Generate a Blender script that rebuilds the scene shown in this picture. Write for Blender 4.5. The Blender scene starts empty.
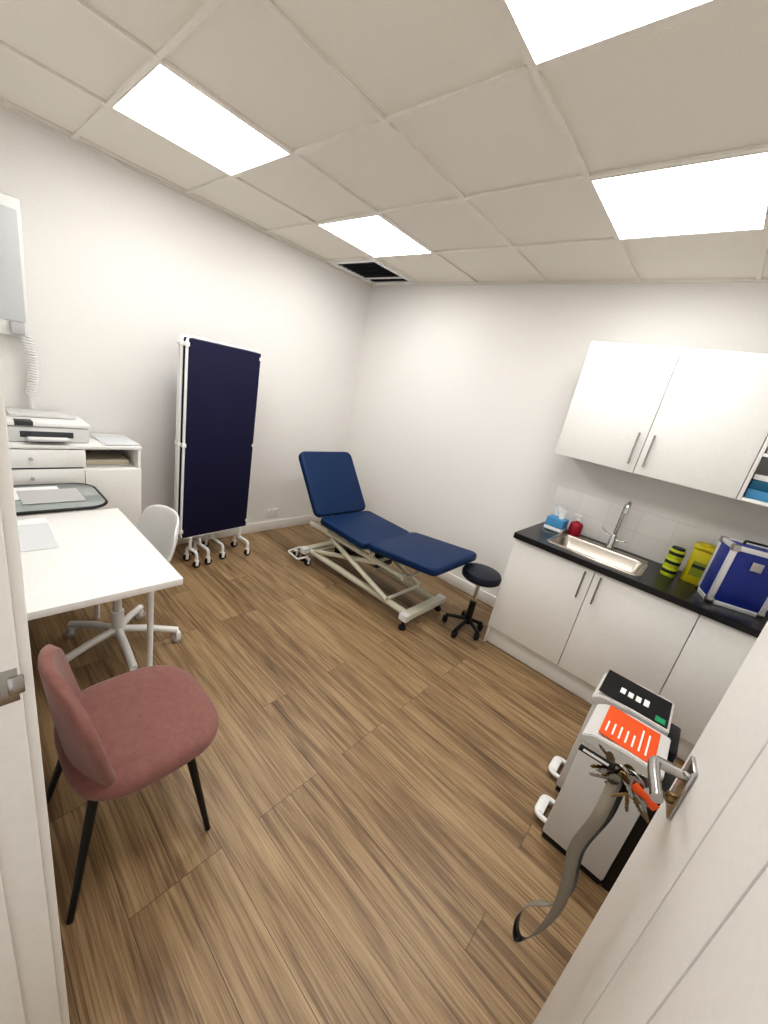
import bpy, bmesh, math, random
from mathutils import Vector, Matrix
random.seed(3)
S=bpy.context.scene
COL=bpy.context.collection
# ------------------------------------------------ materials
def srgb(r,g,b):
    f=lambda c:(c/255)/12.92 if c/255<=.04045 else ((c/255+.055)/1.055)**2.4
    return (f(r),f(g),f(b),1)
MATS={}
def mat(name,col,rough=.5,metal=0,bump=0,bscale=60,var=0,**kw):
    if name in MATS: return MATS[name]
    m=bpy.data.materials.new(name); m.use_nodes=True; nt=m.node_tree
    b=nt.nodes['Principled BSDF']
    b.inputs['Base Color'].default_value=col; b.inputs['Roughness'].default_value=rough; b.inputs['Metallic'].default_value=metal
    for k,v in kw.items(): b.inputs[k].default_value=v
    tc=nt.nodes.new('ShaderNodeTexCoord'); n=nt.nodes.new('ShaderNodeTexNoise'); n.inputs['Scale'].default_value=bscale; n.inputs['Detail'].default_value=3
    nt.links.new(tc.outputs['Object'],n.inputs['Vector'])
    mx=nt.nodes.new('ShaderNodeMix'); mx.data_type='RGBA'
    v=var if var else .04
    mx.inputs[6].default_value=(col[0]*(1-v),col[1]*(1-v),col[2]*(1-v),1); mx.inputs[7].default_value=(min(1,col[0]*(1+v)),min(1,col[1]*(1+v)),min(1,col[2]*(1+v)),1)
    nt.links.new(n.outputs['Fac'],mx.inputs[0]); nt.links.new(mx.outputs[2],b.inputs['Base Color'])
    if bump:
        bp=nt.nodes.new('ShaderNodeBump'); bp.inputs['Strength'].default_value=bump; bp.inputs['Distance'].default_value=.01
        nt.links.new(n.outputs['Fac'],bp.inputs['Height']); nt.links.new(bp.outputs[0],b.inputs['Normal'])
    MATS[name]=m; return m
M_wall=mat('wall_paint',srgb(238,236,233),.75,bump=.05,bscale=90)
M_trim=mat('trim_paint',srgb(235,232,227),.4)
M_door=mat('door_paint',srgb(236,233,229),.4)
M_cab=mat('cabinet_white',srgb(238,237,234),.3)
M_tile=mat('ceiling_tile',srgb(240,236,227),.9,bump=.25,bscale=220,var=.06)
M_grid=mat('grid_white',srgb(238,234,226),.4)
M_black=mat('black_plastic',srgb(14,14,16),.4)
M_rub=mat('rubber',srgb(26,26,28),.7)
M_navy=mat('navy_fabric',srgb(3,5,52),.8,bump=.15,bscale=400)
M_blue=mat('blue_vinyl',srgb(2,42,84),.5,bump=.08,bscale=120,var=.08,**{'Specular IOR Level':.35})
M_cream=mat('cream_enamel',srgb(224,221,202),.35)
M_white=mat('white_plastic',srgb(240,240,238),.35)
M_wmetal=mat('white_metal',srgb(236,236,234),.3)
M_steel=mat('steel',srgb(185,183,180),.22,1)
M_sink=mat('sink_steel',srgb(185,178,168),.3,1)
M_chrome=mat('chrome',srgb(205,205,205),.1,1)
M_pink=mat('pink_velvet',srgb(136,93,86),.9,bump=.15,bscale=45,var=.22,**{'Sheen Weight':.2})
M_paper=mat('paper',srgb(240,240,238),.8)
M_grey=mat('grey_plastic',srgb(190,190,190),.45)
M_dgrey=mat('dark_grey',srgb(60,62,66),.5)
M_yel=mat('yellow_plastic',srgb(190,176,20),.4)
M_lime=mat('lime_yellow',srgb(185,195,40),.5)
M_dgreen=mat('dark_band',srgb(22,34,28),.5)
M_orange=mat('orange_label',srgb(232,90,30),.5)
M_red=mat('red_pink',srgb(145,12,40),.3)
M_cyan=mat('tissue_blue',srgb(75,145,190),.5)
M_teal=mat('teal_pack',srgb(15,95,125),.5)
M_fblue=mat('flightcase_blue',srgb(26,46,130),.4,bump=.05,bscale=200)
M_alu=mat('aluminium',srgb(222,222,224),.45,.5)
M_green=mat('green_label',srgb(30,150,100),.5)
M_strap=mat('lanyard_grey',srgb(134,126,112),.8,bump=.2,bscale=300)
M_brass=mat('brass_key',srgb(140,118,80),.3,1)
M_keyst=mat('key_steel',srgb(140,138,134),.25,1)
M_glass=mat('glass_top',srgb(158,166,164),.05)
M_beige=mat('beige',srgb(215,205,185),.5)
M_groove=mat('door_groove',srgb(120,116,112),.7)

def wood():
    m=bpy.data.materials.new('oak_planks'); m.use_nodes=True; nt=m.node_tree; L=nt.links; N=nt.nodes
    b=N['Principled BSDF']; tc=N.new('ShaderNodeTexCoord')
    br=N.new('ShaderNodeTexBrick'); br.offset=.37; br.offset_frequency=3; br.inputs['Scale'].default_value=1
    br.inputs['Brick Width'].default_value=1.22; br.inputs['Row Height'].default_value=.145; br.inputs['Mortar Size'].default_value=.0009
    br.inputs['Mortar Smooth'].default_value=0; br.inputs['Color1'].default_value=(0,0,0,1); br.inputs['Color2'].default_value=(1,1,1,1); br.inputs['Mortar'].default_value=(.5,.5,.5,1)
    L.new(tc.outputs['Object'],br.inputs['Vector'])
    mul=N.new('ShaderNodeVectorMath'); mul.operation='MULTIPLY'; mul.inputs[1].default_value=(13,7,5)
    L.new(br.outputs['Color'],mul.inputs[0])
    add=N.new('ShaderNodeVectorMath'); add.operation='ADD'; L.new(tc.outputs['Object'],add.inputs[0]); L.new(mul.outputs[0],add.inputs[1])
    def noise(sx,sy,sc,det,ro,dist):
        mp=N.new('ShaderNodeMapping'); mp.inputs['Scale'].default_value=(sx,sy,1); L.new(add.outputs[0],mp.inputs['Vector'])
        n=N.new('ShaderNodeTexNoise'); n.inputs['Scale'].default_value=sc; n.inputs['Detail'].default_value=det; n.inputs['Roughness'].default_value=ro; n.inputs['Distortion'].default_value=dist
        L.new(mp.outputs[0],n.inputs['Vector']); return n
    n1=noise(.9,16,1.8,10,.6,1.0); n2=noise(1.6,110,1.6,6,.72,.1); n3=noise(1.3,6,1.1,4,.5,.5)
    def ma(op,a,bv,c=None):
        x=N.new('ShaderNodeMath'); x.operation=op
        for i,v in enumerate((a,bv,c)):
            if v is None: continue
            if isinstance(v,(int,float)): x.inputs[i].default_value=v
            else: L.new(v,x.inputs[i])
        return x.outputs[0]
    s=ma('MULTIPLY',n1.outputs['Fac'],.40); s=ma('MULTIPLY_ADD',n2.outputs['Fac'],.40,s); s=ma('MULTIPLY_ADD',n3.outputs['Fac'],.20,s)
    sep=N.new('ShaderNodeSeparateColor'); L.new(br.outputs['Color'],sep.inputs[0])
    s=ma('ADD',s,ma('MULTIPLY_ADD',sep.outputs[0],.05,-.025))
    cr=N.new('ShaderNodeValToRGB'); e=cr.color_ramp.elements
    e[0].position=.36; e[0].color=srgb(88,68,48); e[1].position=.64; e[1].color=srgb(184,158,122)
    k=e.new(.45); k.color=srgb(126,101,72); k=e.new(.52); k.color=srgb(155,129,96)
    L.new(s,cr.inputs['Fac'])
    mo=N.new('ShaderNodeMix'); mo.data_type='RGBA'; mo.inputs[7].default_value=srgb(78,60,42)
    L.new(br.outputs['Fac'],mo.inputs[0]); L.new(cr.outputs[0],mo.inputs[6]); L.new(mo.outputs[2],b.inputs['Base Color'])
    b.inputs['Roughness'].default_value=.42
    bp=N.new('ShaderNodeBump'); bp.inputs['Strength'].default_value=.12; bp.inputs['Distance'].default_value=.003; L.new(s,bp.inputs['Height']); L.new(bp.outputs[0],b.inputs['Normal'])
    return m
M_floor=wood()
def emis(name,col,s):
    m=bpy.data.materials.new(name); m.use_nodes=True; nt=m.node_tree
    b=nt.nodes['Principled BSDF']; b.inputs['Emission Color'].default_value=col; b.inputs['Emission Strength'].default_value=s; b.inputs['Base Color'].default_value=(.9,.9,.9,1)
    return m
M_led=emis('led_diffuser',(1,.987,.965,1),11.5)
def stone():
    m=mat('black_worktop',srgb(26,27,30),.28,var=.5,bscale=500); return m
M_stone=stone()
def splash():
    m=bpy.data.materials.new('white_tiles'); m.use_nodes=True; nt=m.node_tree; L=nt.links; N=nt.nodes; b=N['Principled BSDF']
    tc=N.new('ShaderNodeTexCoord'); sp=N.new('ShaderNodeSeparateXYZ'); cb=N.new('ShaderNodeCombineXYZ')
    L.new(tc.outputs['Object'],sp.inputs[0]); L.new(sp.outputs[0],cb.inputs[0]); L.new(sp.outputs[2],cb.inputs[1])
    br=N.new('ShaderNodeTexBrick'); br.offset=0; br.inputs['Scale'].default_value=1; br.inputs['Brick Width'].default_value=.2; br.inputs['Row Height'].default_value=.15; br.inputs['Mortar Size'].default_value=.001
    br.inputs['Color1'].default_value=srgb(235,233,230); br.inputs['Color2'].default_value=srgb(238,236,233); br.inputs['Mortar'].default_value=srgb(212,209,204)
    L.new(cb.outputs[0],br.inputs['Vector']); L.new(br.outputs['Color'],b.inputs['Base Color']); b.inputs['Roughness'].default_value=.2
    return m
M_splash=splash()
# ------------------------------------------------ mesh helpers
def empty(name,loc=(0,0,0)):
    o=bpy.data.objects.new(name,None); o.empty_display_size=.1; o.location=loc; COL.objects.link(o); return o
def fin(bm,name,m,parent=None,smooth=True,ang=35):
    me=bpy.data.meshes.new(name); bmesh.ops.recalc_face_normals(bm,faces=bm.faces); bm.to_mesh(me); bm.free()
    me.materials.append(m)
    if smooth:
        for p in me.polygons: p.use_smooth=True
        me.set_sharp_from_angle(angle=math.radians(ang))
    o=bpy.data.objects.new(name,me); COL.objects.link(o)
    if parent:
        o.parent=parent; o.matrix_parent_inverse=Matrix.Translation(-Vector(parent.location))
    return o
def box(name,x0,x1,y0,y1,z0,z1,m,parent=None,bev=.003,M=None,seg=2):
    bm=bmesh.new(); bmesh.ops.create_cube(bm,size=1)
    c=Vector(((x0+x1)/2,(y0+y1)/2,(z0+z1)/2)); d=(abs(x1-x0),abs(y1-y0),abs(z1-z0))
    for v in bm.verts: v.co=Vector((v.co.x*d[0],v.co.y*d[1],v.co.z*d[2]))+c
    if bev: bmesh.ops.bevel(bm,geom=bm.edges[:],offset=min(bev,min(d)*.45),segments=seg,affect='EDGES',profile=.5)
    if M: bmesh.ops.transform(bm,matrix=M,verts=bm.verts)
    return fin(bm,name,m,parent)
def prism(name,poly,z0,z1,m,parent=None,bev=.003,M=None,seg=2):
    bm=bmesh.new(); vs=[bm.verts.new((x,y,z0)) for x,y in poly]; f=bm.faces.new(vs)
    r=bmesh.ops.extrude_face_region(bm,geom=[f]); vv=[g for g in r['geom'] if isinstance(g,bmesh.types.BMVert)]
    for v in vv: v.co.z=z1
    bm.normal_update()
    if bev:
        es=[e for e in bm.edges if abs(e.verts[0].co.z-e.verts[1].co.z)<1e-6]
        bmesh.ops.bevel(bm,geom=es,offset=bev,segments=seg,affect='EDGES',profile=.5)
    if M: bmesh.ops.transform(bm,matrix=M,verts=bm.verts)
    return fin(bm,name,m,parent)
def rrect(x0,x1,y0,y1,r,n=6):
    P=[]
    for cx,cy,a in((x1-r,y1-r,0),(x0+r,y1-r,90),(x0+r,y0+r,180),(x1-r,y0+r,270)):
        for i in range(n+1):
            t=math.radians(a+90*i/n); P.append((cx+r*math.cos(t),cy+r*math.sin(t)))
    return P
def tube(name,pts,r,m,parent=None,closed=False,smooth_path=False,res=5,flat=None):
    cu=bpy.data.curves.new(name,'CURVE'); cu.dimensions='3D'; cu.bevel_depth=r; cu.bevel_resolution=res; cu.use_fill_caps=True
    if smooth_path:
        s=cu.splines.new('BEZIER'); s.bezier_points.add(len(pts)-1)
        for p,q in zip(s.bezier_points,pts): p.co=q; p.handle_left_type=p.handle_right_type='AUTO'
        s.resolution_u=8
    else:
        s=cu.splines.new('POLY'); s.points.add(len(pts)-1)
        for p,q in zip(s.points,pts): p.co=(*q,1)
    s.use_cyclic_u=closed
    t=bpy.data.objects.new('tmp',cu); COL.objects.link(t); bpy.context.view_layer.update()
    me=bpy.data.meshes.new_from_object(t.evaluated_get(bpy.context.evaluated_depsgraph_get()))
    bpy.data.objects.remove(t); me.name=name
    me.materials.clear(); me.materials.append(m)
    for p in me.polygons: p.use_smooth=True
    me.set_sharp_from_angle(angle=math.radians(50))
    o=bpy.data.objects.new(name,me); COL.objects.link(o)
    if parent: o.parent=parent; o.matrix_parent_inverse=Matrix.Translation(-Vector(parent.location))
    return o
def fillet(pts,r,n=5,closed=False):
    P=[Vector(p) for p in pts]; out=[]; N=len(P)
    for i,p in enumerate(P):
        if not closed and i in(0,N-1): out.append(p); continue
        a=P[i-1];b=P[(i+1)%N]; da=(a-p).normalized();db=(b-p).normalized()
        rr=min(r,(a-p).length*.49,(b-p).length*.49)
        s=p+da*rr;e=p+db*rr
        for k in range(n+1):
            t=k/n; out.append((1-t)**2*s+2*t*(1-t)*p+t*t*e)
    return out
def lathe(name,prof,c,m,parent=None,n=32,M=None,ang=40):
    bm=bmesh.new(); rings=[]
    for r,z in prof:
        if r<1e-5: rings.append([bm.verts.new((0,0,z))])
        else: rings.append([bm.verts.new((r*math.cos(2*math.pi*i/n),r*math.sin(2*math.pi*i/n),z)) for i in range(n)])
    for A,B in zip(rings,rings[1:]):
        if len(A)==1 and len(B)==1: continue
        for i in range(n):
            j=(i+1)%n
            if len(A)==1: bm.faces.new((A[0],B[i],B[j]))
            elif len(B)==1: bm.faces.new((A[i],A[j],B[0]))
            else: bm.faces.new((A[i],A[j],B[j],B[i]))
    if len(rings[0])>1: bm.faces.new(rings[0][::-1])
    if len(rings[-1])>1: bm.faces.new(rings[-1])
    T=Matrix.Translation(c)
    if M: T=T@M
    bmesh.ops.transform(bm,matrix=T,verts=bm.verts)
    return fin(bm,name,m,parent,ang=ang)
def cyl(name,a,b,r,m,parent=None,r2=None,n=24,bev=.0):
    a=Vector(a);b=Vector(b); d=b-a; h=d.length; r2=r if r2 is None else r2
    q=d.to_track_quat('Z','Y').to_matrix().to_4x4()
    return lathe(name,[(0,0),(r,0),(r2,h),(0,h)],a,m,parent,n=n,M=q)
def surf(name,f,nu,nv,m,parent=None,th=.02,sub=1,closed_u=False):
    bm=bmesh.new(); G=[[bm.verts.new(f(i/nu,j/nv)) for j in range(nv+1)] for i in range(nu+1)]
    for i in range(nu):
        for j in range(nv): bm.faces.new((G[i][j],G[i+1][j],G[i+1][j+1],G[i][j+1]))
    o=fin(bm,name,m,parent,ang=60)
    s=o.modifiers.new('s','SOLIDIFY'); s.thickness=th; s.offset=0
    if sub: u=o.modifiers.new('u','SUBSURF'); u.levels=sub; u.render_levels=sub
    return o
def seg_slab(name,p0,p1,w0,w1,th,m,parent,r=.05,bev=.02):
    dx=p1[0]-p0[0]; dz=p1[1]-p0[1]; L=math.hypot(dx,dz); a=math.atan2(dz,dx)
    M=Matrix.Translation((p0[0],0,p0[1]))@Matrix.Rotation(-a,4,'Y')
    return prism(name,rrect(0,L,w0,w1,r),-th,0,m,parent,bev=bev,M=M,seg=4)
def caster(name,c,parent,r=.025,mw=M_rub,mb=M_wmetal,top=None):
    x,y=c
    cyl(name+'_wheel',(x-.012,y,r),(x+.012,y,r),r,mw,parent)
    cyl(name+'_hub',(x-.014,y,r),(x+.014,y,r),r*.4,mb,parent)
    box(name+'_fork',x-.018,x-.013,y-.012,y+.012,r*.7,r*2.3,mb,parent,bev=.002)
    box(name+'_fork_b',x+.013,x+.018,y-.012,y+.012,r*.7,r*2.3,mb,parent,bev=.002)
    box(name+'_cap',x-.018,x+.018,y-.014,y+.014,r*2.15,r*2.5,mb,parent,bev=.002)
# ------------------------------------------------ room
H=2.611; X1=3.78; YF=-3.085; WT=.13
box('floor',-.12,X1+.12,-4.3,.12,-.1,0,M_floor,bev=0)
box('ceiling',-.12,X1+.12,YF-WT,.12,H+.012,H+.12,M_tile,bev=0)
box('wall_left',-.12,0,YF-WT,.12,0,H+.012,M_wall,bev=0)
box('wall_back',0,X1,0,.12,0,H+.012,M_wall,bev=0)
box('wall_right',X1,X1+.12,YF-WT,.12,0,H+.012,M_wall,bev=0)
JX=2.668; HX=3.56; DH=2.06
def addbox(bm,x0,x1,y0,y1,z0,z1):
    r=bmesh.ops.create_cube(bm,size=1)
    for v in r['verts']: v.co=Vector(((x0+x1)/2+v.co.x*(x1-x0),(y0+y1)/2+v.co.y*(y1-y0),(z0+z1)/2+v.co.z*(z1-z0)))
bm=bmesh.new()
addbox(bm,0,JX-.03,YF-WT,YF,0,H+.012); addbox(bm,HX+.03,X1,YF-WT,YF,0,H+.012); addbox(bm,JX-.03,HX+.03,YF-WT,YF,DH+.03,H+.012)
fin(bm,'wall_front',M_wall,smooth=False)
fr=empty('door_frame',(JX,YF,0))
box('jamb_latch_side',JX-.03,JX,YF-WT,YF,0,DH+.03,M_trim,fr)
box('jamb_hinge_side',HX,HX+.03,YF-WT,YF,0,DH+.03,M_trim,fr)
box('head',JX,HX,YF-WT,YF,DH,DH+.03,M_trim,fr)
box('stop_latch_side',JX,JX+.012,YF-WT+.0,YF-.048,0,DH,M_trim,fr)
box('architrave_left',JX-.09,JX-.012,YF,YF+.014,0,DH+.09,M_trim,fr)
box('architrave_right',HX+.012,HX+.09,YF,YF+.014,0,DH+.09,M_trim,fr)
box('architrave_head',JX-.09,HX+.09,YF,YF+.014,DH+.012,DH+.09,M_trim,fr)
box('strike_plate',JX,JX+.002,YF-.036,YF-.003,1.145,1.20,M_steel,fr,bev=.001)
box('strike_lip',JX,JX+.005,YF-.014,YF+.003,1.158,1.188,M_steel,fr,bev=.002)
for n,z in(('a',1.152),('b',1.193)): cyl('screw_'+n,(JX+.001,YF-.026,z),(JX+.003,YF-.026,z),.0025,M_steel,fr)
bh=.10
box('baseboard_left',0,.016,YF,0,0,bh,M_trim); box('baseboard_back',.016,2.41,-.016,0,0,bh,M_trim)
box('baseboard_front',.016,JX-.09,YF,YF+.016,0,bh,M_trim); box('baseboard_right',X1-.016,X1,YF,-.6,0,bh,M_trim)
# ceiling grid
gx=[1.268+.6*k for k in range(-2,5)]; gy=[-.652-.6*k for k in range(0,5)]
bm=bmesh.new(); hw=.0105
for x in gx: addbox(bm,x-hw,x+hw,YF,0,H,H+.0115)
for y in gy: addbox(bm,0,X1,y-hw,y+hw,H+.0007,H+.0119)
gr=fin(bm,'trim_grid',M_grid,smooth=False); gr.name='ceiling_grid_bars'
bm=bmesh.new()
addbox(bm,0,X1,-.022,0,H-.004,H+.012); addbox(bm,0,.022,YF,-.022,H-.004,H+.012); addbox(bm,X1-.022,X1,YF,-.022,H-.004,H+.012); addbox(bm,.022,X1-.022,YF,YF+.022,H-.004,H+.012)
fin(bm,'trim_1',M_grid,smooth=False)
def panel(x,y,name):
    e=empty(name,(x+.3,y-.3,H))
    box('diffuser',x+.016,x+.584,y-.584,y-.016,H+.001,H+.008,M_led,e,bev=0)
    for i,(a,b,c,d) in enumerate(((x+.011,x+.016,y-.589,y-.011),(x+.584,x+.589,y-.589,y-.011),(x+.016,x+.584,y-.016,y-.011),(x+.016,x+.584,y-.589,y-.584))):
        box('frame_%d'%(i+1),a,b,c,d,H-.001,H+.011,M_grid,e,bev=0)
panel(.668,-1.852,'ceiling_light_panel'); panel(.668,-.652,'ceiling_light_panel.001'); panel(2.468,-1.852,'ceiling_light_panel.002'); panel(2.468,-.652,'ceiling_light_panel.003')
# vent
v=empty('ceiling_air_vent',(.37,-.33,H)); x0,x1,y0,y1=.08,.655,-.64,-.04
for i,(a,b,c,d) in enumerate(((x0,x0+.05,y0,y1),(x1-.05,x1,y0,y1),(x0+.05,x1-.05,y0,y0+.05),(x0+.05,x1-.05,y1-.05,y1),(x0+.05,x1-.05,-.22,-.20))):
    box('vent_frame_%d'%(i+1),a,b,c,d,H-.008,H+.01,M_white,v,bev=.001)
box('vent_void',x0+.05,x1-.05,y0+.05,y1-.05,H+.006,H+.011,mat('vent_black',srgb(14,16,24),.6),v,bev=0)
for i in range(9):
    y=y0+.085+i*.053; Mx=Matrix.Translation((0,y,H+.001))@Matrix.Rotation(math.radians(35),4,'X')
    box('vane_%d'%(i+1),x0+.05,x1-.05,-.010,.010,-.0008,.0008,mat('vane',srgb(30,40,66),.4,.3),v,bev=0,M=Mx)
# ------------------------------------------------ door leaf
hin=Vector((HX-.015,YF+.006,0)); edge=Vector((3.425,-2.185,0)); dv=edge-hin; DL=dv.length; a=math.atan2(dv.y,dv.x)
d=empty('door_1',tuple(hin)); DM=Matrix.Translation(hin)@Matrix.Rotation(a,4,'Z')
TH=.042
cuts=[0,DL-.77,DL-.63,DL-.49,DL-.35,DL-.21,DL]
for i,(p,q) in enumerate(zip(cuts,cuts[1:])):
    box('board_%d'%(i+1),p+.0015,q-.0015,-TH,0,.008,2.045,M_door,d,bev=.005,M=DM)
box('core',.004,DL-.004,-TH+.004,-.004,.01,2.04,M_groove,d,bev=0,M=DM)
for i,z in enumerate((.25,1.05,1.8)): cyl('hinge_%d'%(i+1),DM@Vector((-.004,.004,z-.05)),DM@Vector((-.004,.004,z+.05)),.006,M_steel,d)
hz=1.065; hx=DL-.062
for s,(ya,yb) in enumerate(((0,.008),(-TH-.008,-TH))):
    box('plate_%d'%(s+1),hx-.024,hx+.024,ya,yb,hz-.09,hz+.035,M_steel,d,bev=.003,M=DM)
box('latch_faceplate',DL,DL+.002,-TH/2-.011,-TH/2+.011,hz-.12,hz+.1,M_steel,d,bev=.001,M=DM)
box('latch_bolt',DL+.002,DL+.012,-TH/2-.006,-TH/2+.006,hz-.01,hz+.012,M_steel,d,bev=.002,M=DM)
cyl('spindle',DM@Vector((hx,.006,hz)),DM@Vector((hx,.055,hz)),.010,M_steel,d)
tube('lever',[tuple(DM@Vector(p)) for p in fillet([(hx,.03,hz),(hx,.058,hz),(hx-.03,.06,hz),(hx-.10,.056,hz)],.015)],.0105,M_steel,d)
cyl('spindle_back',DM@Vector((hx,-TH-.006,hz)),DM@Vector((hx,-TH-.05,hz)),.009,M_steel,d)
tube('lever_back',[tuple(DM@Vector(p)) for p in fillet([(hx,-TH-.03,hz),(hx,-TH-.055,hz),(hx-.12,-TH-.055,hz)],.015)],.0095,M_steel,d)
cyl('lock_cylinder',DM@Vector((hx,.004,hz-.06)),DM@Vector((hx,.016,hz-.06)),.011,M_brass,d)
# keys + lanyard
kb=empty('key_bunch',tuple(DM@Vector((hx,.03,hz-.07))))
lock=DM@Vector((hx,.016,hz-.06))
def key(i,base,direc,m,L=.055):
    direc=direc.normalized(); up=Vector((random.uniform(-.5,.5),random.uniform(-1,-.4),random.uniform(-.3,.3)))
    side=direc.cross(up).normalized(); nrm=direc.cross(side).normalized()
    Mx=Matrix((( direc.x,side.x,nrm.x,base.x),(direc.y,side.y,nrm.y,base.y),(direc.z,side.z,nrm.z,base.z),(0,0,0,1)))
    bl=[(L-.004,-.004),(L,-.001),(L,.001)]
    teeth=[(L-.004-k*.004,.004 if k%2 else .0018) for k in range(int((L-.03)/.004))]
    poly=[(.0235,-.004)]+bl+teeth+[(.0235,.004)]
    hp=[(.012+.0125*math.cos(math.radians(20+320*k/15)),.0125*math.sin(math.radians(20+320*k/15))) for k in range(16)]
    prism('key_%d'%i,poly+hp,-.0011,.0011,m,kb,bev=0,M=Mx)
key(0,lock+Vector((-.05,-.005,0)),Vector((.05,.005,0)),M_keyst,.05)
ring_c=lock+Vector((-.055,-.012,-.005))
def ringpts(c,r,nrm,n=28):
    q=Vector(nrm).to_track_quat('Z','Y'); return [tuple(c+q@Vector((r*math.cos(2*math.pi*k/n),r*math.sin(2*math.pi*k/n),0))) for k in range(n)]
tube('key_ring',ringpts(ring_c,.02,(.3,.9,.3)),.0016,M_steel,kb,closed=True)
ring2=ring_c+Vector((-.026,-.012,.002)); tube('key_ring_b',ringpts(ring2,.02,(.3,.9,.1)),.0016,M_steel,kb,closed=True)
for i in range(1,25):
    c=ring_c if i%2 else ring2
    an=random.uniform(0,6.28); base=c+Vector((.018*math.cos(an),.010*math.sin(an),random.uniform(-.018,.018)))
    key(i,base,Vector((random.uniform(-.9,.8),random.uniform(-.6,.2),random.uniform(-1,.1))),random.choice([M_keyst,M_keyst,M_keyst,M_keyst,M_brass]),random.uniform(.05,.068))
Mt=Matrix.Translation(ring2+Vector((-.01,-.01,.012)))@Matrix.Rotation(math.radians(4),4,'Y')@Matrix.Rotation(math.radians(10),4,'Z')
box('key_tag',-.07,0,-.002,.002,-.008,.008,M_black,kb,bev=.002,M=Mt); box('tag_text',-.062,-.012,-.0026,-.002,-.003,.003,M_white,kb,bev=0,M=Mt)
box('key_tag_orange',.0,.05,-.002,.002,-.009,.010,M_orange,kb,bev=.002,M=Matrix.Translation(ring_c+Vector((0,-.02,.004)))@Matrix.Rotation(math.radians(20),4,'Y'))
def ribbon(name,pts,w,wd,m,m2,parent,th=.0018):
    P=[]; V=[Vector(p) for p in pts]; n=len(V)
    def cr(i,t):
        g=lambda k:V[max(0,min(n-1,k))]
        a,b,c,e=g(i-1),g(i),g(i+1),g(i+2)
        return .5*((2*b)+(c-a)*t+(2*a-5*b+4*c-e)*t*t+(3*b-a-3*c+e)*t**3)
    for i in range(n-1):
        for k in range(8): P.append(cr(i,k/8))
    P.append(V[-1]); wds=[Vector(x) for x in wd]
    bm=bmesh.new(); prev=None
    for i,p in enumerate(P):
        s=i/(len(P)-1)*(len(wds)-1); k=min(int(s),len(wds)-2); q=wds[k].lerp(wds[k+1],s-k).normalized()*w/2
        a_,b_=bm.verts.new(p-q),bm.verts.new(p+q)
        if prev: bm.faces.new((prev[0],a_,b_,prev[1]))
        prev=(a_,b_)
    o=fin(bm,name,m,parent,ang=80); o.data.materials.append(m2); sm=o.modifiers.new('s','SOLIDIFY'); sm.thickness=th; sm.material_offset=1; return o
c0=ring2
ribbon('lanyard_strap',[c0+Vector((0,-.005,-.01)),(3.335,-2.33,.93),(3.325,-2.33,.82),(3.340,-2.325,.72),(3.346,-2.32,.62),(3.332,-2.33,.53),(3.312,-2.335,.48),(3.294,-2.33,.49),(3.288,-2.32,.535),(3.305,-2.31,.58),(3.335,-2.305,.615),(3.350,-2.30,.68),(3.333,-2.305,.80),(3.345,-2.31,.93),c0+Vector((.008,0,-.01))],.024,[(1,.1,0),(1,.2,.1),(.9,.5,0),(.5,.9,0),(.2,1,.1),(.3,1,.1),(.5,.8,0),(.9,.5,0),(1,.1,0)],M_strap,M_black,kb)
# ------------------------------------------------ kitchen
YB=-.58; YC=-.60
k=empty('kitchen_base_cabinet',(3.0,-.3,0)); U=2.416
box('carcass_left',U,U+.018,YB+.02,-.001,.0,.86,M_cab,k)
box('carcass_body',U+.018,X1-.004,YB+.02,-.002,.15,.70,M_cab,k)
box('plinth',U+.002,X1-.004,YB+.045,YB+.063,0.001,.15,M_cab,k)
xs=[U,2.939,3.462,X1-.004]
for i,(p,q) in enumerate(zip(xs,xs[1:])): box('door_panel_%d'%(i+1),p+.002,q-.002,YB,YB+.018,.153,.855,M_cab,k)
for i,x in enumerate((2.939-.045,2.939+.045)):
    cyl('handle_%d'%(i+1),(x,YB-.03,.66),(x,YB-.03,.84),.006,M_steel,k)
    for j,z in enumerate((.68,.82)): cyl('handle_post_%d_%d'%(i+1,j+1),(x,YB-.03,z),(x,YB,z),.004,M_steel,k)
w=empty('kitchen_worktop',(3.0,-.3,.88)); sx0,sx1,sy0,sy1=2.60,3.14,-.50,-.16
for i,(p,q,r,s) in enumerate(((U-.01,sx0,YC,-.001),(sx1,X1-.002,YC,-.001),(sx0,sx1,YC,sy0),(sx0,sx1,sy1,-.001))):
    box('slab_%d'%(i+1),p,q,r,s,.862,.90,M_stone,w,bev=.0)
sk=empty('kitchen_sink',(2.87,-.33,.9))
bm=bmesh.new()
def ring(z,ins,r): return [bm.verts.new((x,y,z)) for x,y in rrect(sx0-.015+ins,sx1+.015-ins,sy0-.015+ins,sy1+.015-ins,r,6)]
R=[ring(.9005,0,.05),ring(.905,.003,.048),ring(.905,.022,.045),ring(.895,.028,.045),ring(.79,.04,.05),ring(.775,.06,.05)]
for A,B in zip(R,R[1:]):
    for i in range(len(A)): j=(i+1)%len(A); bm.faces.new((A[i],A[j],B[j],B[i]))
bm.faces.new(R[-1]); fin(bm,'basin',M_sink,sk,ang=50)
lathe('drain',[(0,0),(.035,0),(.035,.003),(.02,.002),(0,.001)],(2.87,-.33,.7765),M_chrome,sk)
box('tap_ledge',sx0+.05,sx1-.0,sy1+.0,sy1+.075,.9003,.905,M_sink,sk,bev=.002)
fc=empty('mixer_tap',(2.90,-.1,.905)); fx,fy=2.90,-.10
lathe('base',[(0,0),(.027,0),(.027,.01),(.022,.02),(.020,.09),(.015,.10),(0,.10)],(fx,fy,.9055),M_chrome,fc)
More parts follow.
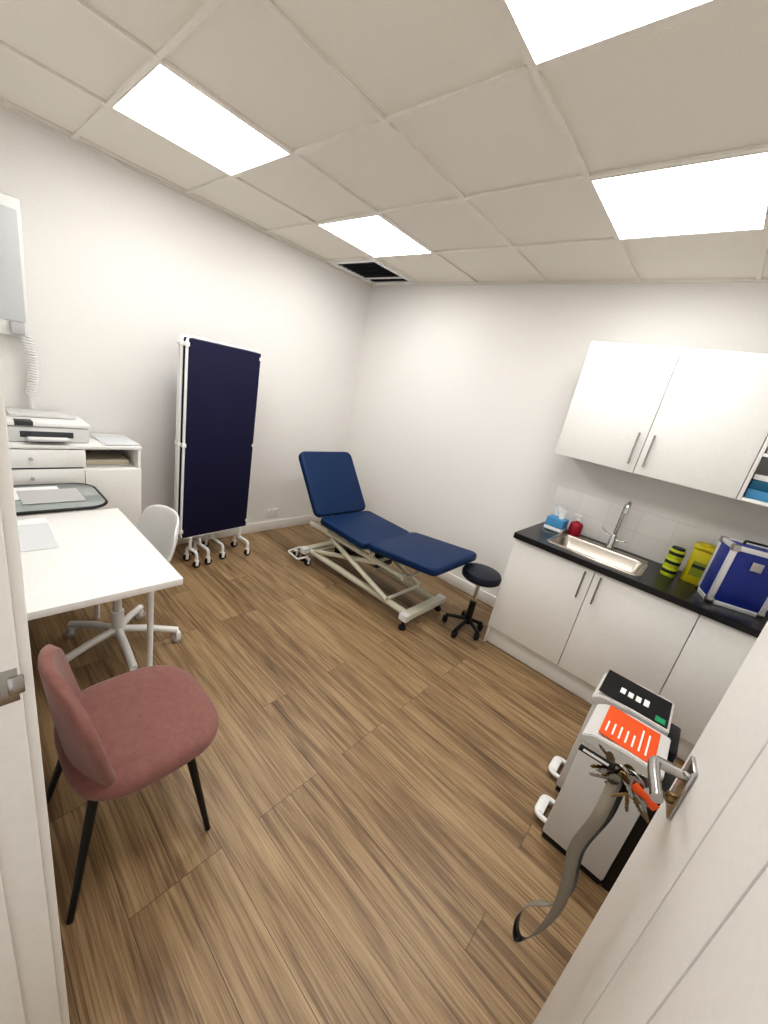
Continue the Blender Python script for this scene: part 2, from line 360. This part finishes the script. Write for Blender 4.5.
tube('spout',fillet([(fx,fy,.98),(fx,fy,1.22),(fx+.02,fy-.04,1.255),(fx+.03,fy-.15,1.25),(fx+.03,fy-.165,1.19)],.05,8),.0125,M_chrome,fc)
tube('lever',[(fx-.01,fy,.985),(fx-.045,fy-.01,1.0),(fx-.085,fy-.02,1.03)],.006,M_chrome,fc)
tube('lever_r',[(fx+.01,fy,.97),(fx+.05,fy-.01,.975),(fx+.095,fy-.02,.985)],.007,M_chrome,fc)
o=box('trim_2',U,X1-.002,-.008,-.0005,.901,1.20,M_splash,bev=.001); o.name='splashback_tiles'
u=empty('kitchen_upper_cabinet',(2.9,-.16,1.8)); z0,z1=1.453,2.18; ux=[2.405,2.893,3.392]
box('carcass',ux[0],ux[2],-.31,0-.001,z0,z1,M_cab,u)
for i,(p,q) in enumerate(zip(ux,ux[1:])): box('door_panel_%d'%(i+1),p+.0015,q-.0015,-.33,-.312,z0,z1,M_cab,u)
for i,x in enumerate((ux[1]-.04,ux[1]+.04)):
    cyl('handle_%d'%(i+1),(x,-.36,z0+.05),(x,-.36,z0+.24),.006,M_steel,u)
    for j,z in enumerate((z0+.07,z0+.22)): cyl('handle_post_%d_%d'%(i+1,j+1),(x,-.36,z),(x,-.33,z),.004,M_steel,u)
os_=empty('open_shelf_unit',(3.57,-.16,1.8)); a0,a1=3.394,X1-.002
box('side_left',a0,a0+.018,-.33,-.001,z0,z1,M_cab,os_); box('side_right',a1-.018,a1,-.33,-.001,z0,z1,M_cab,os_)
box('back',a0+.018,a1-.018,-.01,-.001,z0,z1,M_cab,os_)
for i,z in enumerate((z0,z0+.24,z0+.48,z1-.018)): box('shelf_%d'%(i+1),a0+.018,a1-.018,-.33,-.011,z,z+.018,M_cab,os_)
gp=empty('glove_boxes',(3.5,-.2,z0+.02))
for i,(x,yy,zz,dx,h,m) in enumerate(((3.42,-.28,z0+.018,.10,.05,M_cyan),(3.42,-.28,z0+.0685,.10,.05,M_teal),(3.42,-.28,z0+.119,.10,.03,M_white),(3.53,-.28,z0+.018,.11,.10,M_teal),(3.42,-.28,z0+.258,.12,.09,M_white),(3.56,-.28,z0+.258,.1,.12,M_teal))):
    box('carton_%d'%(i+1),x,x+dx,yy,yy+.2,zz+.001,zz+h,m,gp,bev=.003)
tb=empty('tissue_box',(2.53,-.14,.9)); box('carton',2.465,2.59,-.21,-.09,.901,.995,M_cyan,tb,bev=.004); box('carton_band',2.463,2.592,-.212,-.088,.905,.93,M_white,tb,bev=.003)
surf('tissue',lambda u_,v_:Vector((2.527+(u_-.5)*.06*(1+.5*v_)+.006*math.sin(9*v_),-.15+.018*math.sin(6*u_+3*v_),.995+.075*v_+.012*math.sin(5*u_))),8,6,M_paper,tb,th=.001)
sb=empty('soap_bottle',(2.655,-.10,.9)); lathe('bottle',[(0,0),(.040,0),(.044,.01),(.044,.085),(.033,.10),(.013,.105),(.013,.113),(0,.113)],(2.655,-.11,.9005),M_red,sb)
lathe('pump_neck',[(0,0),(.012,0),(.012,.012),(.005,.014),(.005,.038),(0,.038)],(2.655,-.11,1.0135),M_white,sb); box('pump_head',2.617,2.664,-.119,-.101,1.048,1.06,M_white,sb,bev=.003)
yr=empty('wipes_canister',(3.27,-.22,.9))
cx,cy=3.26,-.225
z=.9005
for i in range(3):
    lathe('can_%d'%(i+1),[(0,0),(.038,0),(.040,.004),(.040,.022)],(cx,cy,z),M_lime,yr); lathe('band_%d'%(i+1),[(.0405,.022),(.0405,.042)],(cx,cy,z),M_dgreen,yr); lathe('can_top_%d'%(i+1),[(.040,.042),(.040,.052),(.038,.057),(0,.057)],(cx,cy,z),M_lime,yr)
    z+=.0575
lathe('cap',[(0,0),(.034,0),(.034,.01),(.03,.014),(0,.014)],(cx,cy,z),M_dgreen,yr)
sh=empty('sharps_container',(3.39,-.15,.9))
prism('tub',rrect(3.325,3.455,-.22,-.09,.03),.9005,1.11,M_yel,sh,bev=.004); prism('lid',rrect(3.32,3.46,-.225,-.085,.032),1.111,1.137,M_yel,sh,bev=.006)
lathe('lid_flap',[(0,0),(.04,0),(.04,.012),(0,.014)],(3.39,-.155,1.137),M_yel,sh); box('label',3.35,3.43,-.2215,-.2195,.95,1.04,mat('sharps_label',srgb(130,138,40),.6),sh,bev=0); box('label_band',3.35,3.43,-.2225,-.2205,1.0,1.02,M_dgreen,sh,bev=0)
fcx=Matrix.Translation((3.465,-.475,.901))@Matrix.Rotation(math.radians(18),4,'Z')
f=empty('flight_case',(3.55,-.35,.9)); W,D_,Hh=.25,.18,.34
box('body',.004,W-.004,.004,D_-.004,.004,Hh-.004,M_fblue,f,bev=.002,M=fcx)
e=.025
idx=0
for (a_,b_) in ((0,0),(W-e,0),(0,D_-e),(W-e,D_-e)):
    idx+=1; box('edge_v_%d'%idx,a_,a_+e,b_,b_+e,0,Hh,M_alu,f,bev=.003,M=fcx)
for z_ in (0,Hh-e):
    for b_ in (0,D_-e): idx+=1; box('edge_x_%d'%idx,e,W-e,b_,b_+e*.9,z_,z_+e,M_alu,f,bev=.002,M=fcx)
    for a_ in (0,W-e): idx+=1; box('edge_y_%d'%idx,a_,a_+e*.9,e,D_-e,z_,z_+e,M_alu,f,bev=.002,M=fcx)
for i,(a_,b_,c_) in enumerate([(x,y,z_) for x in(.014,W-.014) for y in(.014,D_-.014) for z_ in (.018,Hh-.016)]):
    Mc=fcx@Matrix.Translation((a_,b_,c_)); box('corner_%d'%(i+1),-.018,.018,-.018,.018,-.0175,.0175,M_steel,f,bev=.007,M=Mc)
box('latch',W*.4,W*.6,-.006,0,Hh*.68,Hh*.82,M_steel,f,bev=.002,M=fcx)
tube('handle',[tuple(fcx@Vector(p)) for p in fillet([(.07,D_/2,Hh),(.07,D_/2,Hh+.02),(W-.07,D_/2,Hh+.02),(W-.07,D_/2,Hh)],.012)],.006,M_black,f)
# ------------------------------------------------ pedal bins
M_grey2=mat('bin_enamel',srgb(212,210,207),.35)
def pbin(name,x,y,L,Wd,Ht,lab):
    e=empty(name,(x,y,0))
    box('body',x,x+L,y,y+Wd,.03,Ht-.06,M_grey2,e,bev=.008)
    box('base',x+.005,x+L-.005,y+.005,y+Wd-.005,0,.03,M_black,e,bev=.004)
    bm=bmesh.new(); prof=[(x-.012,Ht-.06),(x-.012,Ht-.035),(x+.02,Ht-.012),(x+L*.5,Ht),(x+L+.004,Ht),(x+L+.004,Ht-.06)]
    vs=[bm.verts.new((px,y-.006,pz)) for px,pz in prof]; fc_=bm.faces.new(vs); r=bmesh.ops.extrude_face_region(bm,geom=[fc_])
    for g in r['geom']:
        if isinstance(g,bmesh.types.BMVert): g.co.y=y+Wd+.006
    bmesh.ops.recalc_face_normals(bm,faces=bm.faces); bmesh.ops.bevel(bm,geom=bm.edges[:],offset=.004,segments=2,affect='EDGES')
    fin(bm,'lid',M_grey2,e)
    if lab=='k':
        box('lid_label',x+.0,x+L-.005,y+.01,y+Wd-.01,Ht-.001,Ht+.0025,M_black,e,bev=0)
        for i in range(4): box('label_text_%d'%(i+1),x+.07+.03*i,x+.09+.03*i,y+.08,y+.08+random.uniform(.03,.06),Ht+.0026,Ht+.0032,M_white,e,bev=0)
        box('label_green',x+L-.05,x+L-.015,y+.02,y+.06,Ht+.0026,Ht+.0034,M_green,e,bev=0)
    else:
        box('lid_label',x+.03,x+L-.03,y+.012,y+Wd-.012,Ht-.001,Ht+.0025,M_orange,e,bev=0)
        for i in range(7): box('label_text_%d'%(i+1),x+.045+.022*i,x+.051+.022*i,y+.04,y+.04+random.uniform(.07,.14),Ht+.0026,Ht+.0032,M_white,e,bev=0)
    tube('pedal',fillet([(x+.01,y+Wd*.25,.03),(x-.05,y+Wd*.25,.03),(x-.05,y+Wd*.75,.03),(x+.01,y+Wd*.75,.03)],.03),.011,M_white,e)
    box('pedal_pad',x-.055,x-.02,y+Wd*.3,y+Wd*.7,.028,.042,M_white,e,bev=.005)
    box('dark_side_block',x+L+.001,x+L+.06,y+.01,y+Wd-.01,.0,Ht-.08,M_black,e,bev=.01)  # black block standing in for an unidentified dark shape beside the bin
    return e
pbin('pedal_bin',3.22,-1.35,.26,.23,.60,'k')
pbin('pedal_bin.001',3.25,-1.62,.24,.23,.60,'o')
# ------------------------------------------------ examination couch
c=empty('examination_couch',(1.4,-.76,0)); ya,yb=-1.07,-.46
seg_slab('backrest_cushion',(.575,1.0),(.935,.515),ya,yb,.06,M_blue,c,r=.06)
seg_slab('seat_cushion',(.945,.52),(1.50,.505),ya,yb,.06,M_blue,c,r=.05)
seg_slab('leg_cushion',(1.51,.525),(2.15,.60),ya,yb,.06,M_blue,c,r=.06)
tube('seat_rail_front',[(.93,ya+.08,.435),(1.52,ya+.08,.43)],.018,M_cream,c); tube('seat_rail_rear',[(.93,yb-.08,.435),(1.52,yb-.08,.43)],.018,M_cream,c)
for n,y in(('front',ya+.12),('rear',yb-.12)):
    tube('leg_rail_'+n,[(1.5,y,.435),(2.03,y,.505)],.014,M_cream,c); tube('back_rail_'+n,[(.93,y,.44),(.64,y,.83)],.014,M_cream,c)
    tube('upper_rail_'+n,[(.72,y,.36),(1.85,y,.36)],.022,M_cream,c)
    tube('scissor_a_'+n,[(.85,y,.13),(1.55,y,.345)],.02,M_cream,c); tube('scissor_b_'+n,[(1.75,y+(.03 if n=='rear' else -.03),.13),(1.05,y+(.03 if n=='rear' else -.03),.345)],.02,M_cream,c)
    tube('base_rail_'+n,[(.72,y,.10),(1.98,y,.10)],.026,M_cream,c)
    for i,x in enumerate((.95,1.5)): box('bracket_%s_%d'%(n,i+1),x-.02,x+.02,y-.015,y+.015,.36,.44,M_cream,c)
for i,x in enumerate((.74,1.96)):
    box('crossbar_%d'%(i+1),x-.035,x+.035,-1.02,-.50,.075,.13,M_cream,c,bev=.01)
    for j,y in enumerate((-1.0,-.52)):
        lathe('foot_%d_%d'%(i+1,j+1),[(0,0),(.028,0),(.028,.02),(.012,.03),(.012,.08),(0,.08)],(x,y,0.0),M_rub,c)
        box('endcap_%d_%d'%(i+1,j+1),x-.037,x+.037,y-.03,y+.03,.073,.132,M_white,c,bev=.01)
for i,x in enumerate((.85,1.75)): cyl('cross_tube_%d'%(i+1),(x,ya+.1,.13),(x,yb-.1,.13),.014,M_cream,c)
for i,x in enumerate((1.05,1.55,.75,1.84)): cyl('upper_cross_%d'%(i+1),(x,ya+.1,.35),(x,yb-.1,.35),.013,M_cream,c)
cyl('actuator',(1.0,-.76,.16),(1.42,-.76,.30),.028,M_black,c); box('motor',.92,1.08,-.80,-.70,.12,.22,M_black,c,bev=.01)
box('control_box',1.25,1.50,-.86,-.66,.24,.34,M_dgrey,c,bev=.01)
tube('gas_strut',[(1.08,-.90,.37),(.78,-.90,.62)],.011,M_steel,c)
tube('brake_bar',fillet([(.66,-.98,.10),(.60,-1.08,.05),(.78,-1.10,.05),(.84,-1.03,.09)],.03),.009,M_white,c)
for i,x in enumerate((.66,.84)): caster('castor_%d'%(i+1),(x,-1.03),c,r=.03,mw=M_rub,mb=M_white)
tube('power_cable',[(.95,-.5,.05),(.8,-.3,.006),(.5,-.2,.006),(.25,-.05,.006),(.1,-.03,.006)],.005,M_black,c,smooth_path=True)
# ------------------------------------------------ stool
sx,sy=2.255,-.565; s=empty('swivel_stool',(sx,sy,0))
lathe('seat_pad',[(0,0),(.130,0),(.144,.012),(.147,.04),(.136,.062),(.1,.070),(0,.072)],(sx,sy,.455),mat('stool_vinyl',srgb(8,18,38),.45),s)
lathe('seat_plate',[(0,0),(.08,0),(.12,.012),(0,.013)],(sx,sy,.442),M_black,s)
cyl('gas_column',(sx,sy,.2),(sx,sy,.445),.014,M_chrome,s); cyl('column_sleeve',(sx,sy,.07),(sx,sy,.26),.025,M_black,s)
for i in range(5):
    t=math.radians(90+72*i+36)
    rr=.125 if math.cos(t)>.5 else .17; ex,ey=sx+rr*math.cos(t),sy+rr*math.sin(t)
    tube('base_leg_%d'%(i+1),[(sx,sy,.10),((sx+ex)/2,(sy+ey)/2,.085),(ex,ey,.065)],.014,M_black,s); caster('castor_%d'%(i+1),(ex,ey),s,r=.022,mb=M_black)
# ------------------------------------------------ folding screen
fs=empty('folding_privacy_screen',(.3,-1.65,0))
def screen_panel(tag,x,ya_,yb_,xb,z0_=.235,z1_=1.72):
    P=lambda t,z:(x+(xb-x)*t,ya_+(yb_-ya_)*t,z)
    tube('frame_'+tag,fillet([P(0,z0_),P(0,z1_),P(1,z1_),P(1,z0_)],.04,closed=True),.0105,M_wmetal,fs,closed=True)
    dx=xb-x; dy=yb_-ya_; L=math.hypot(dx,dy); Mx=Matrix.Translation((x,ya_,0))@Matrix.Rotation(math.atan2(dy,dx),4,'Z')
    zm=(z0_+z1_)/2
    box('fabric_'+tag,.006,L+.004,-.013,.009,z0_+.004,z1_-.008,M_navy,fs,bev=.005,M=Mx)
    for i,z in enumerate((z0_+.06,zm,z1_-.05)):
        for j,t in enumerate((0,1)):
            q=P(t,z); box('clip_%s_%d_%d'%(tag,i+1,j+1),q[0]-.014,q[0]+.014,q[1]-.014,q[1]+.014,z-.015,z+.015,M_white,fs,bev=.004)
screen_panel('a',.385,-1.955,-1.375,.315); screen_panel('b',.350,-1.975,-1.41,.280); screen_panel('c',.310,-1.972,-1.43,.240)
def foot(tag,x,y,ext=.2):
    tube('leg_'+tag,[(x,y,.235),(x,y,.13)],.012,M_wmetal,fs)
    tube('foot_'+tag,fillet([(x-ext*.4,y,.06),(x-ext*.4,y,.13),(x+ext*.6,y+.02,.13),(x+ext*.6,y+.02,.06)],.05,8),.012,M_wmetal,fs)
    caster('castor_%s_a'%tag,(x-ext*.4,y),fs,r=.027); caster('castor_%s_b'%tag,(x+ext*.6,y+.02),fs,r=.027)
foot('a',.385,-1.88,.14); foot('b',.335,-1.78,.20); foot('c',.25,-1.64,.28); foot('d',.318,-1.42,.2)
# ------------------------------------------------ socket
so=empty('wall_socket',(0,-.88,.2)); box('faceplate',.0005,.010,-.955,-.81,.145,.232,M_white,so,bev=.003)
for i,y in enumerate((-.92,-.845)):
    for j,(dy,dz,a_,b_) in enumerate(((0,.018,.004,.008),(-.011,-.004,.006,.004),(.011,-.004,.006,.004))):
        box('pin_%d_%d'%(i+1,j+1),.010,.0106,y+dy-a_/2,y+dy+a_/2,.18+dz-b_/2,.18+dz+b_/2,M_black,so,bev=0)
    box('switch_%d'%(i+1),.010,.013,y-.006+.02,y+.006+.02,.212,.226,M_grey,so,bev=.001)
# ------------------------------------------------ desk
dk=empty('desk',(1.35,-2.77,0)); prism('top',rrect(.885,1.775,-3.06,-2.50,.006),.70,.73,M_cab,dk,bev=.002)
for i,(x,y) in enumerate(((1.46,-2.522),(1.46,-3.02),(.93,-2.535),(.93,-3.02))):
    lathe('leg_%d'%(i+1),[(0,0),(.017,0),(.017,.012),(.012,.02),(.017,.66),(.02,.665),(.02,.70),(0,.70)],(x,y,0),M_wmetal,dk,n=20)
box('apron',.94,1.70,-3.03,-3.01,.62,.70,M_cab,dk)
pp=empty('desk_papers',(1.2,-2.9,.73))
box('sheet_1',0,.297,0,.21,.0002,.001,M_paper,pp,bev=0,M=Matrix.Translation((.95,-3.03,.7302))@Matrix.Rotation(math.radians(4),4,'Z'))
box('sheet_2',0,.297,0,.21,.0012,.002,mat('paper_grey',srgb(218,220,222),.7),pp,bev=0,M=Matrix.Translation((1.00,-3.03,.7302))@Matrix.Rotation(math.radians(-2),4,'Z'))
gt=empty('glass_side_table',(.66,-2.8,0)); prism('glass_top',rrect(.45,.875,-3.035,-2.53,.10,10),.735,.745,M_glass,gt,bev=.002)
tube('rim',[(x,y,.740) for x,y in rrect(.45,.875,-3.035,-2.53,.10,10)],.008,M_black,gt,closed=True)
for i,(x,y) in enumerate(((.52,-2.97),(.82,-2.97),(.52,-2.60),(.82,-2.60))): cyl('leg_%d'%(i+1),(x,y,0),(x,y,.735),.014,M_wmetal,gt)
gp2=empty('letter_papers',(.6,-2.8,.75)); box('sheet_1',.50,.70,-2.98,-2.70,.7475,.749,M_paper,gp2,bev=0); box('sheet_2',.56,.78,-2.88,-2.62,.7492,.7505,M_grey,gp2,bev=0)
# ------------------------------------------------ storage cabinet
sc=empty('storage_cabinet',(.2,-2.63,0)); cx1=.40; y0,y1=-3.04,-2.235; yc=-2.545; ct=.965
box('top',.018,cx1+.006,y0,y1+.006,ct-.02,ct,M_cab,sc); box('side_right',.018,cx1,y1-.018,y1,.0,ct-.02,M_cab,sc); box('side_left',.018,cx1,y0,y0+.018,.0,ct-.02,M_cab,sc); box('divider',.03,cx1,yc-.009,yc+.009,.06,ct-.02,M_cab,sc)
box('back',.018,.026,y0+.018,y1-.018,.0,ct-.02,M_cab,sc); box('bottom',.026,cx1,y0+.018,y1-.018,.05,.07,M_cab,sc); box('kick',cx1-.02,cx1-.005,y0+.018,y1-.018,0,.05,M_cab,sc); box('niche_shelf',.026,cx1,yc+.009,y1-.018,.80,.818,M_cab,sc)
box('door',cx1,cx1+.016,yc,y1-.001,.06,.815,M_cab,sc); cyl('door_knob',(cx1+.016,yc+.03,.6),(cx1+.035,yc+.03,.6),.01,M_steel,sc)
for i in range(4):
    zz=.835-.115*i
    box('drawer_%d'%(i+1),cx1,cx1+.016,y0+.003,yc-.003,zz,zz+.105,M_cab,sc); box('drawer_gap_%d'%(i+1),cx1-.01,cx1+.001,y0+.02,yc-.005,zz-.010,zz,M_dgrey,sc,bev=0); cyl('knob_%d'%(i+1),(cx1+.016,(y0+yc)/2,zz+.054),(cx1+.032,(y0+yc)/2,zz+.054),.009,M_steel,sc)
box('niche_folder',.06,.3,yc+.03,y1-.04,.819,.85,M_beige,sc,bev=.002)
pr=empty('printer',(.2,-2.66,.97)); z=ct+.001; M_grey3=mat('printer_grey',srgb(215,215,214),.4)
box('body',.06,.34,-2.88,-2.50,z,z+.09,M_grey3,pr,bev=.012); box('scanner_lid',.055,.345,-2.885,-2.495,z+.092,z+.12,M_white,pr,bev=.01)
box('feeder',.07,.22,-2.85,-2.54,z+.12,z+.145,M_grey3,pr,bev=.012); box('output_slot',.332,.342,-2.82,-2.58,z+.03,z+.065,M_dgrey,pr,bev=.002); box('output_tray',.33,.41,-2.80,-2.60,z+.022,z+.030,M_grey,pr,bev=.003); box('paper',.30,.40,-2.79,-2.61,z+.0305,z+.034,M_paper,pr,bev=0)
box('control_panel',.28,.347,-2.84,-2.76,z+.095,z+.122,M_dgrey,pr,bev=.004)
dc=empty('document_stack',(.2,-2.33,.97)); box('sheet_1',.08,.37,-2.44,-2.24,z,z+.004,M_paper,dc,bev=0); box('sheet_2',0,.29,0,.2,z+.0045,z+.007,mat('paper_blue',srgb(218,221,224),.7),dc,bev=0,M=Matrix.Translation((.10,-2.45,0))@Matrix.Rotation(math.radians(5),4,'Z'))
# ------------------------------------------------ wall unit
wu=empty('diagnostic_instrument_unit',(.04,-2.8,1.9)); box('housing',.001,.06,-2.95,-2.70,1.52,2.22,M_white,wu,bev=.012)
box('bezel',.060,.068,-2.93,-2.72,1.60,2.16,mat('unit_grey',srgb(205,208,210),.4),wu,bev=.004); box('cradle',.06,.10,-2.79,-2.73,1.53,1.60,M_grey,wu,bev=.01)
cp=[]
for i in range(300):
    t=i/299; an=t*2*math.pi*22; cp.append((.055+.022*math.cos(an)+.02*math.sin(t*3.1),-2.725+.022*math.sin(an)+.02*math.sin(t*3.14),1.53-.34*t))
tube('coiled_cord',cp,.006,M_white,wu,res=3)
cyl('handpiece',(.04,-2.72,1.115),(.045,-2.725,1.20),.014,M_white,wu)
# ------------------------------------------------ office chair
ox,oy=1.17,-2.585; oc=empty('swivel_office_chair',(ox,oy,0))
def shell(u_,v_):
    s_=(u_-.5)*2
    if v_<.5:
        t=v_/.5; y=oy-.21+.40*t; z=.455-.02*math.sin(t*math.pi)+(.012 if t<.1 else 0); w=.22+.03*t; zz=z+.05*s_*s_*(.2+1.5*t*t)
        return Vector((ox+s_*w*(1-.12*(1-t)**3),y,zz))
    t=(v_-.5)/.5; y=oy+.19+.085*math.sin(t*1.57); z=.455+.345*t**1.15; w=.25*(1-.18*t**3)
    return Vector((ox+s_*w,y-.11*s_*s_*(1-.3*t),z+.085*s_*s_*(1-t)-.05*s_*s_*s_*s_*t))
surf('shell',shell,12,18,M_white,oc,th=.014,sub=2)
cyl('column',(ox,oy,.12),(ox,oy,.43),.02,M_wmetal,oc); cyl('column_sleeve',(ox,oy,.10),(ox,oy,.25),.03,M_wmetal,oc); box('mechanism',ox-.08,ox+.08,oy-.08,oy+.08,.41,.438,M_wmetal,oc,bev=.01)
for i in range(5):
    t=math.radians(72*i+70); ex,ey=ox+.29*math.cos(t),oy+.29*math.sin(t)
    tube('base_leg_%d'%(i+1),[(ox,oy,.135),((ox+ex)/2,(oy+ey)/2,.115),(ex,ey,.078)],.019,M_wmetal,oc); caster('castor_%d'%(i+1),(ex,ey),oc,r=.027,mw=M_grey,mb=M_white)
# ------------------------------------------------ pink chair
pc=empty('velvet_dining_chair',(2.14,-2.8,0)); qx,qy=2.14,-2.775
P=[]
for i in range(40):
    t=2*math.pi*i/40; n=3.2; cs,sn=math.cos(t),math.sin(t); P.append((qx+.232*math.copysign(abs(cs)**(2/n),cs),qy+.215*math.copysign(abs(sn)**(2/n),sn)))
bm=bmesh.new(); rings=[]
for sc_,z in((.0,.400),(.80,.400),(.94,.407),(1.0,.427),(1.0,.447),(.965,.467),(.88,.477),(.6,.481),(.3,.479),(.0,.477)):
    if sc_==0: rings.append([bm.verts.new((qx,qy,z))])
    else: rings.append([bm.verts.new((qx+(x-qx)*sc_,qy+(y-qy)*sc_,z-(.012*((y-qy)/.215)*sc_ if z>.455 and y>qy+.1 else 0))) for x,y in P])
for A,B in zip(rings,rings[1:]):
    for i in range(40):
        j=(i+1)%40
        if len(A)==1: bm.faces.new((A[0],B[i],B[j]))
        elif len(B)==1: bm.faces.new((A[i],A[j],B[0]))
        else: bm.faces.new((A[i],A[j],B[j],B[i]))
fin(bm,'seat',M_pink,pc,ang=70)
def back(u_,v_):
    s_=(u_-.5)*2; w=.225*(1-.12*(1-v_)**2)*(1-.42*v_**4)
    y=-2.955-.045*v_**.8+.06*s_*s_*(1-.35*v_); z=.43+.36*v_-.05*abs(s_)**3*v_**2+.03*s_*s_*(1-v_)
    return Vector((qx+s_*w,y,z))
surf('backrest',back,12,12,M_pink,pc,th=.034,sub=2)
for i,(fx_,fy_) in enumerate(((2.35,-2.62),(2.335,-3.02),(1.93,-3.02),(1.92,-2.62))):
    tx,ty=qx+(fx_-qx)*.62,qy+(fy_-qy)*.62
    cyl('leg_%d'%(i+1),(fx_,fy_,0),(tx,ty,.405),.009,M_black,pc,r2=.015)
for i,yy in enumerate((-2.66,-2.90)): tube('under_frame_%d'%(i+1),[(2.0,yy,.395),(2.28,yy,.395)],.01,M_black,pc)
# ------------------------------------------------ camera, world
R=Matrix(((0.7268,0.65951,0.19186),(0.34269,-0.10611,-0.93344),(-0.59525,0.74417,-0.30313)))
r=Vector(R[0]).normalized(); dn=Vector(R[1]); up=-(dn-dn.dot(r)*r).normalized(); bk=r.cross(up)
cd=bpy.data.cameras.new('camera'); cam=bpy.data.objects.new('camera',cd); COL.objects.link(cam); S.camera=cam
cam.matrix_world=Matrix(((r.x,up.x,bk.x,3.2713),(r.y,up.y,bk.y,-3.1251),(r.z,up.z,bk.z,1.6525),(0,0,0,1)))
cd.sensor_fit='VERTICAL'; cd.sensor_height=36; cd.lens=384.4/1024*36; cd.clip_start=.02
wd=bpy.data.worlds.new('world'); S.world=wd; wd.use_nodes=True; wd.node_tree.nodes['Background'].inputs[0].default_value=(1,.985,.965,1); wd.node_tree.nodes['Background'].inputs[1].default_value=.75
S.view_settings.view_transform='Standard'; S.view_settings.exposure=.1
try: S.view_settings.look='Medium High Contrast'
except Exception:
    S.view_settings.look='None'; S.view_settings.exposure=.35
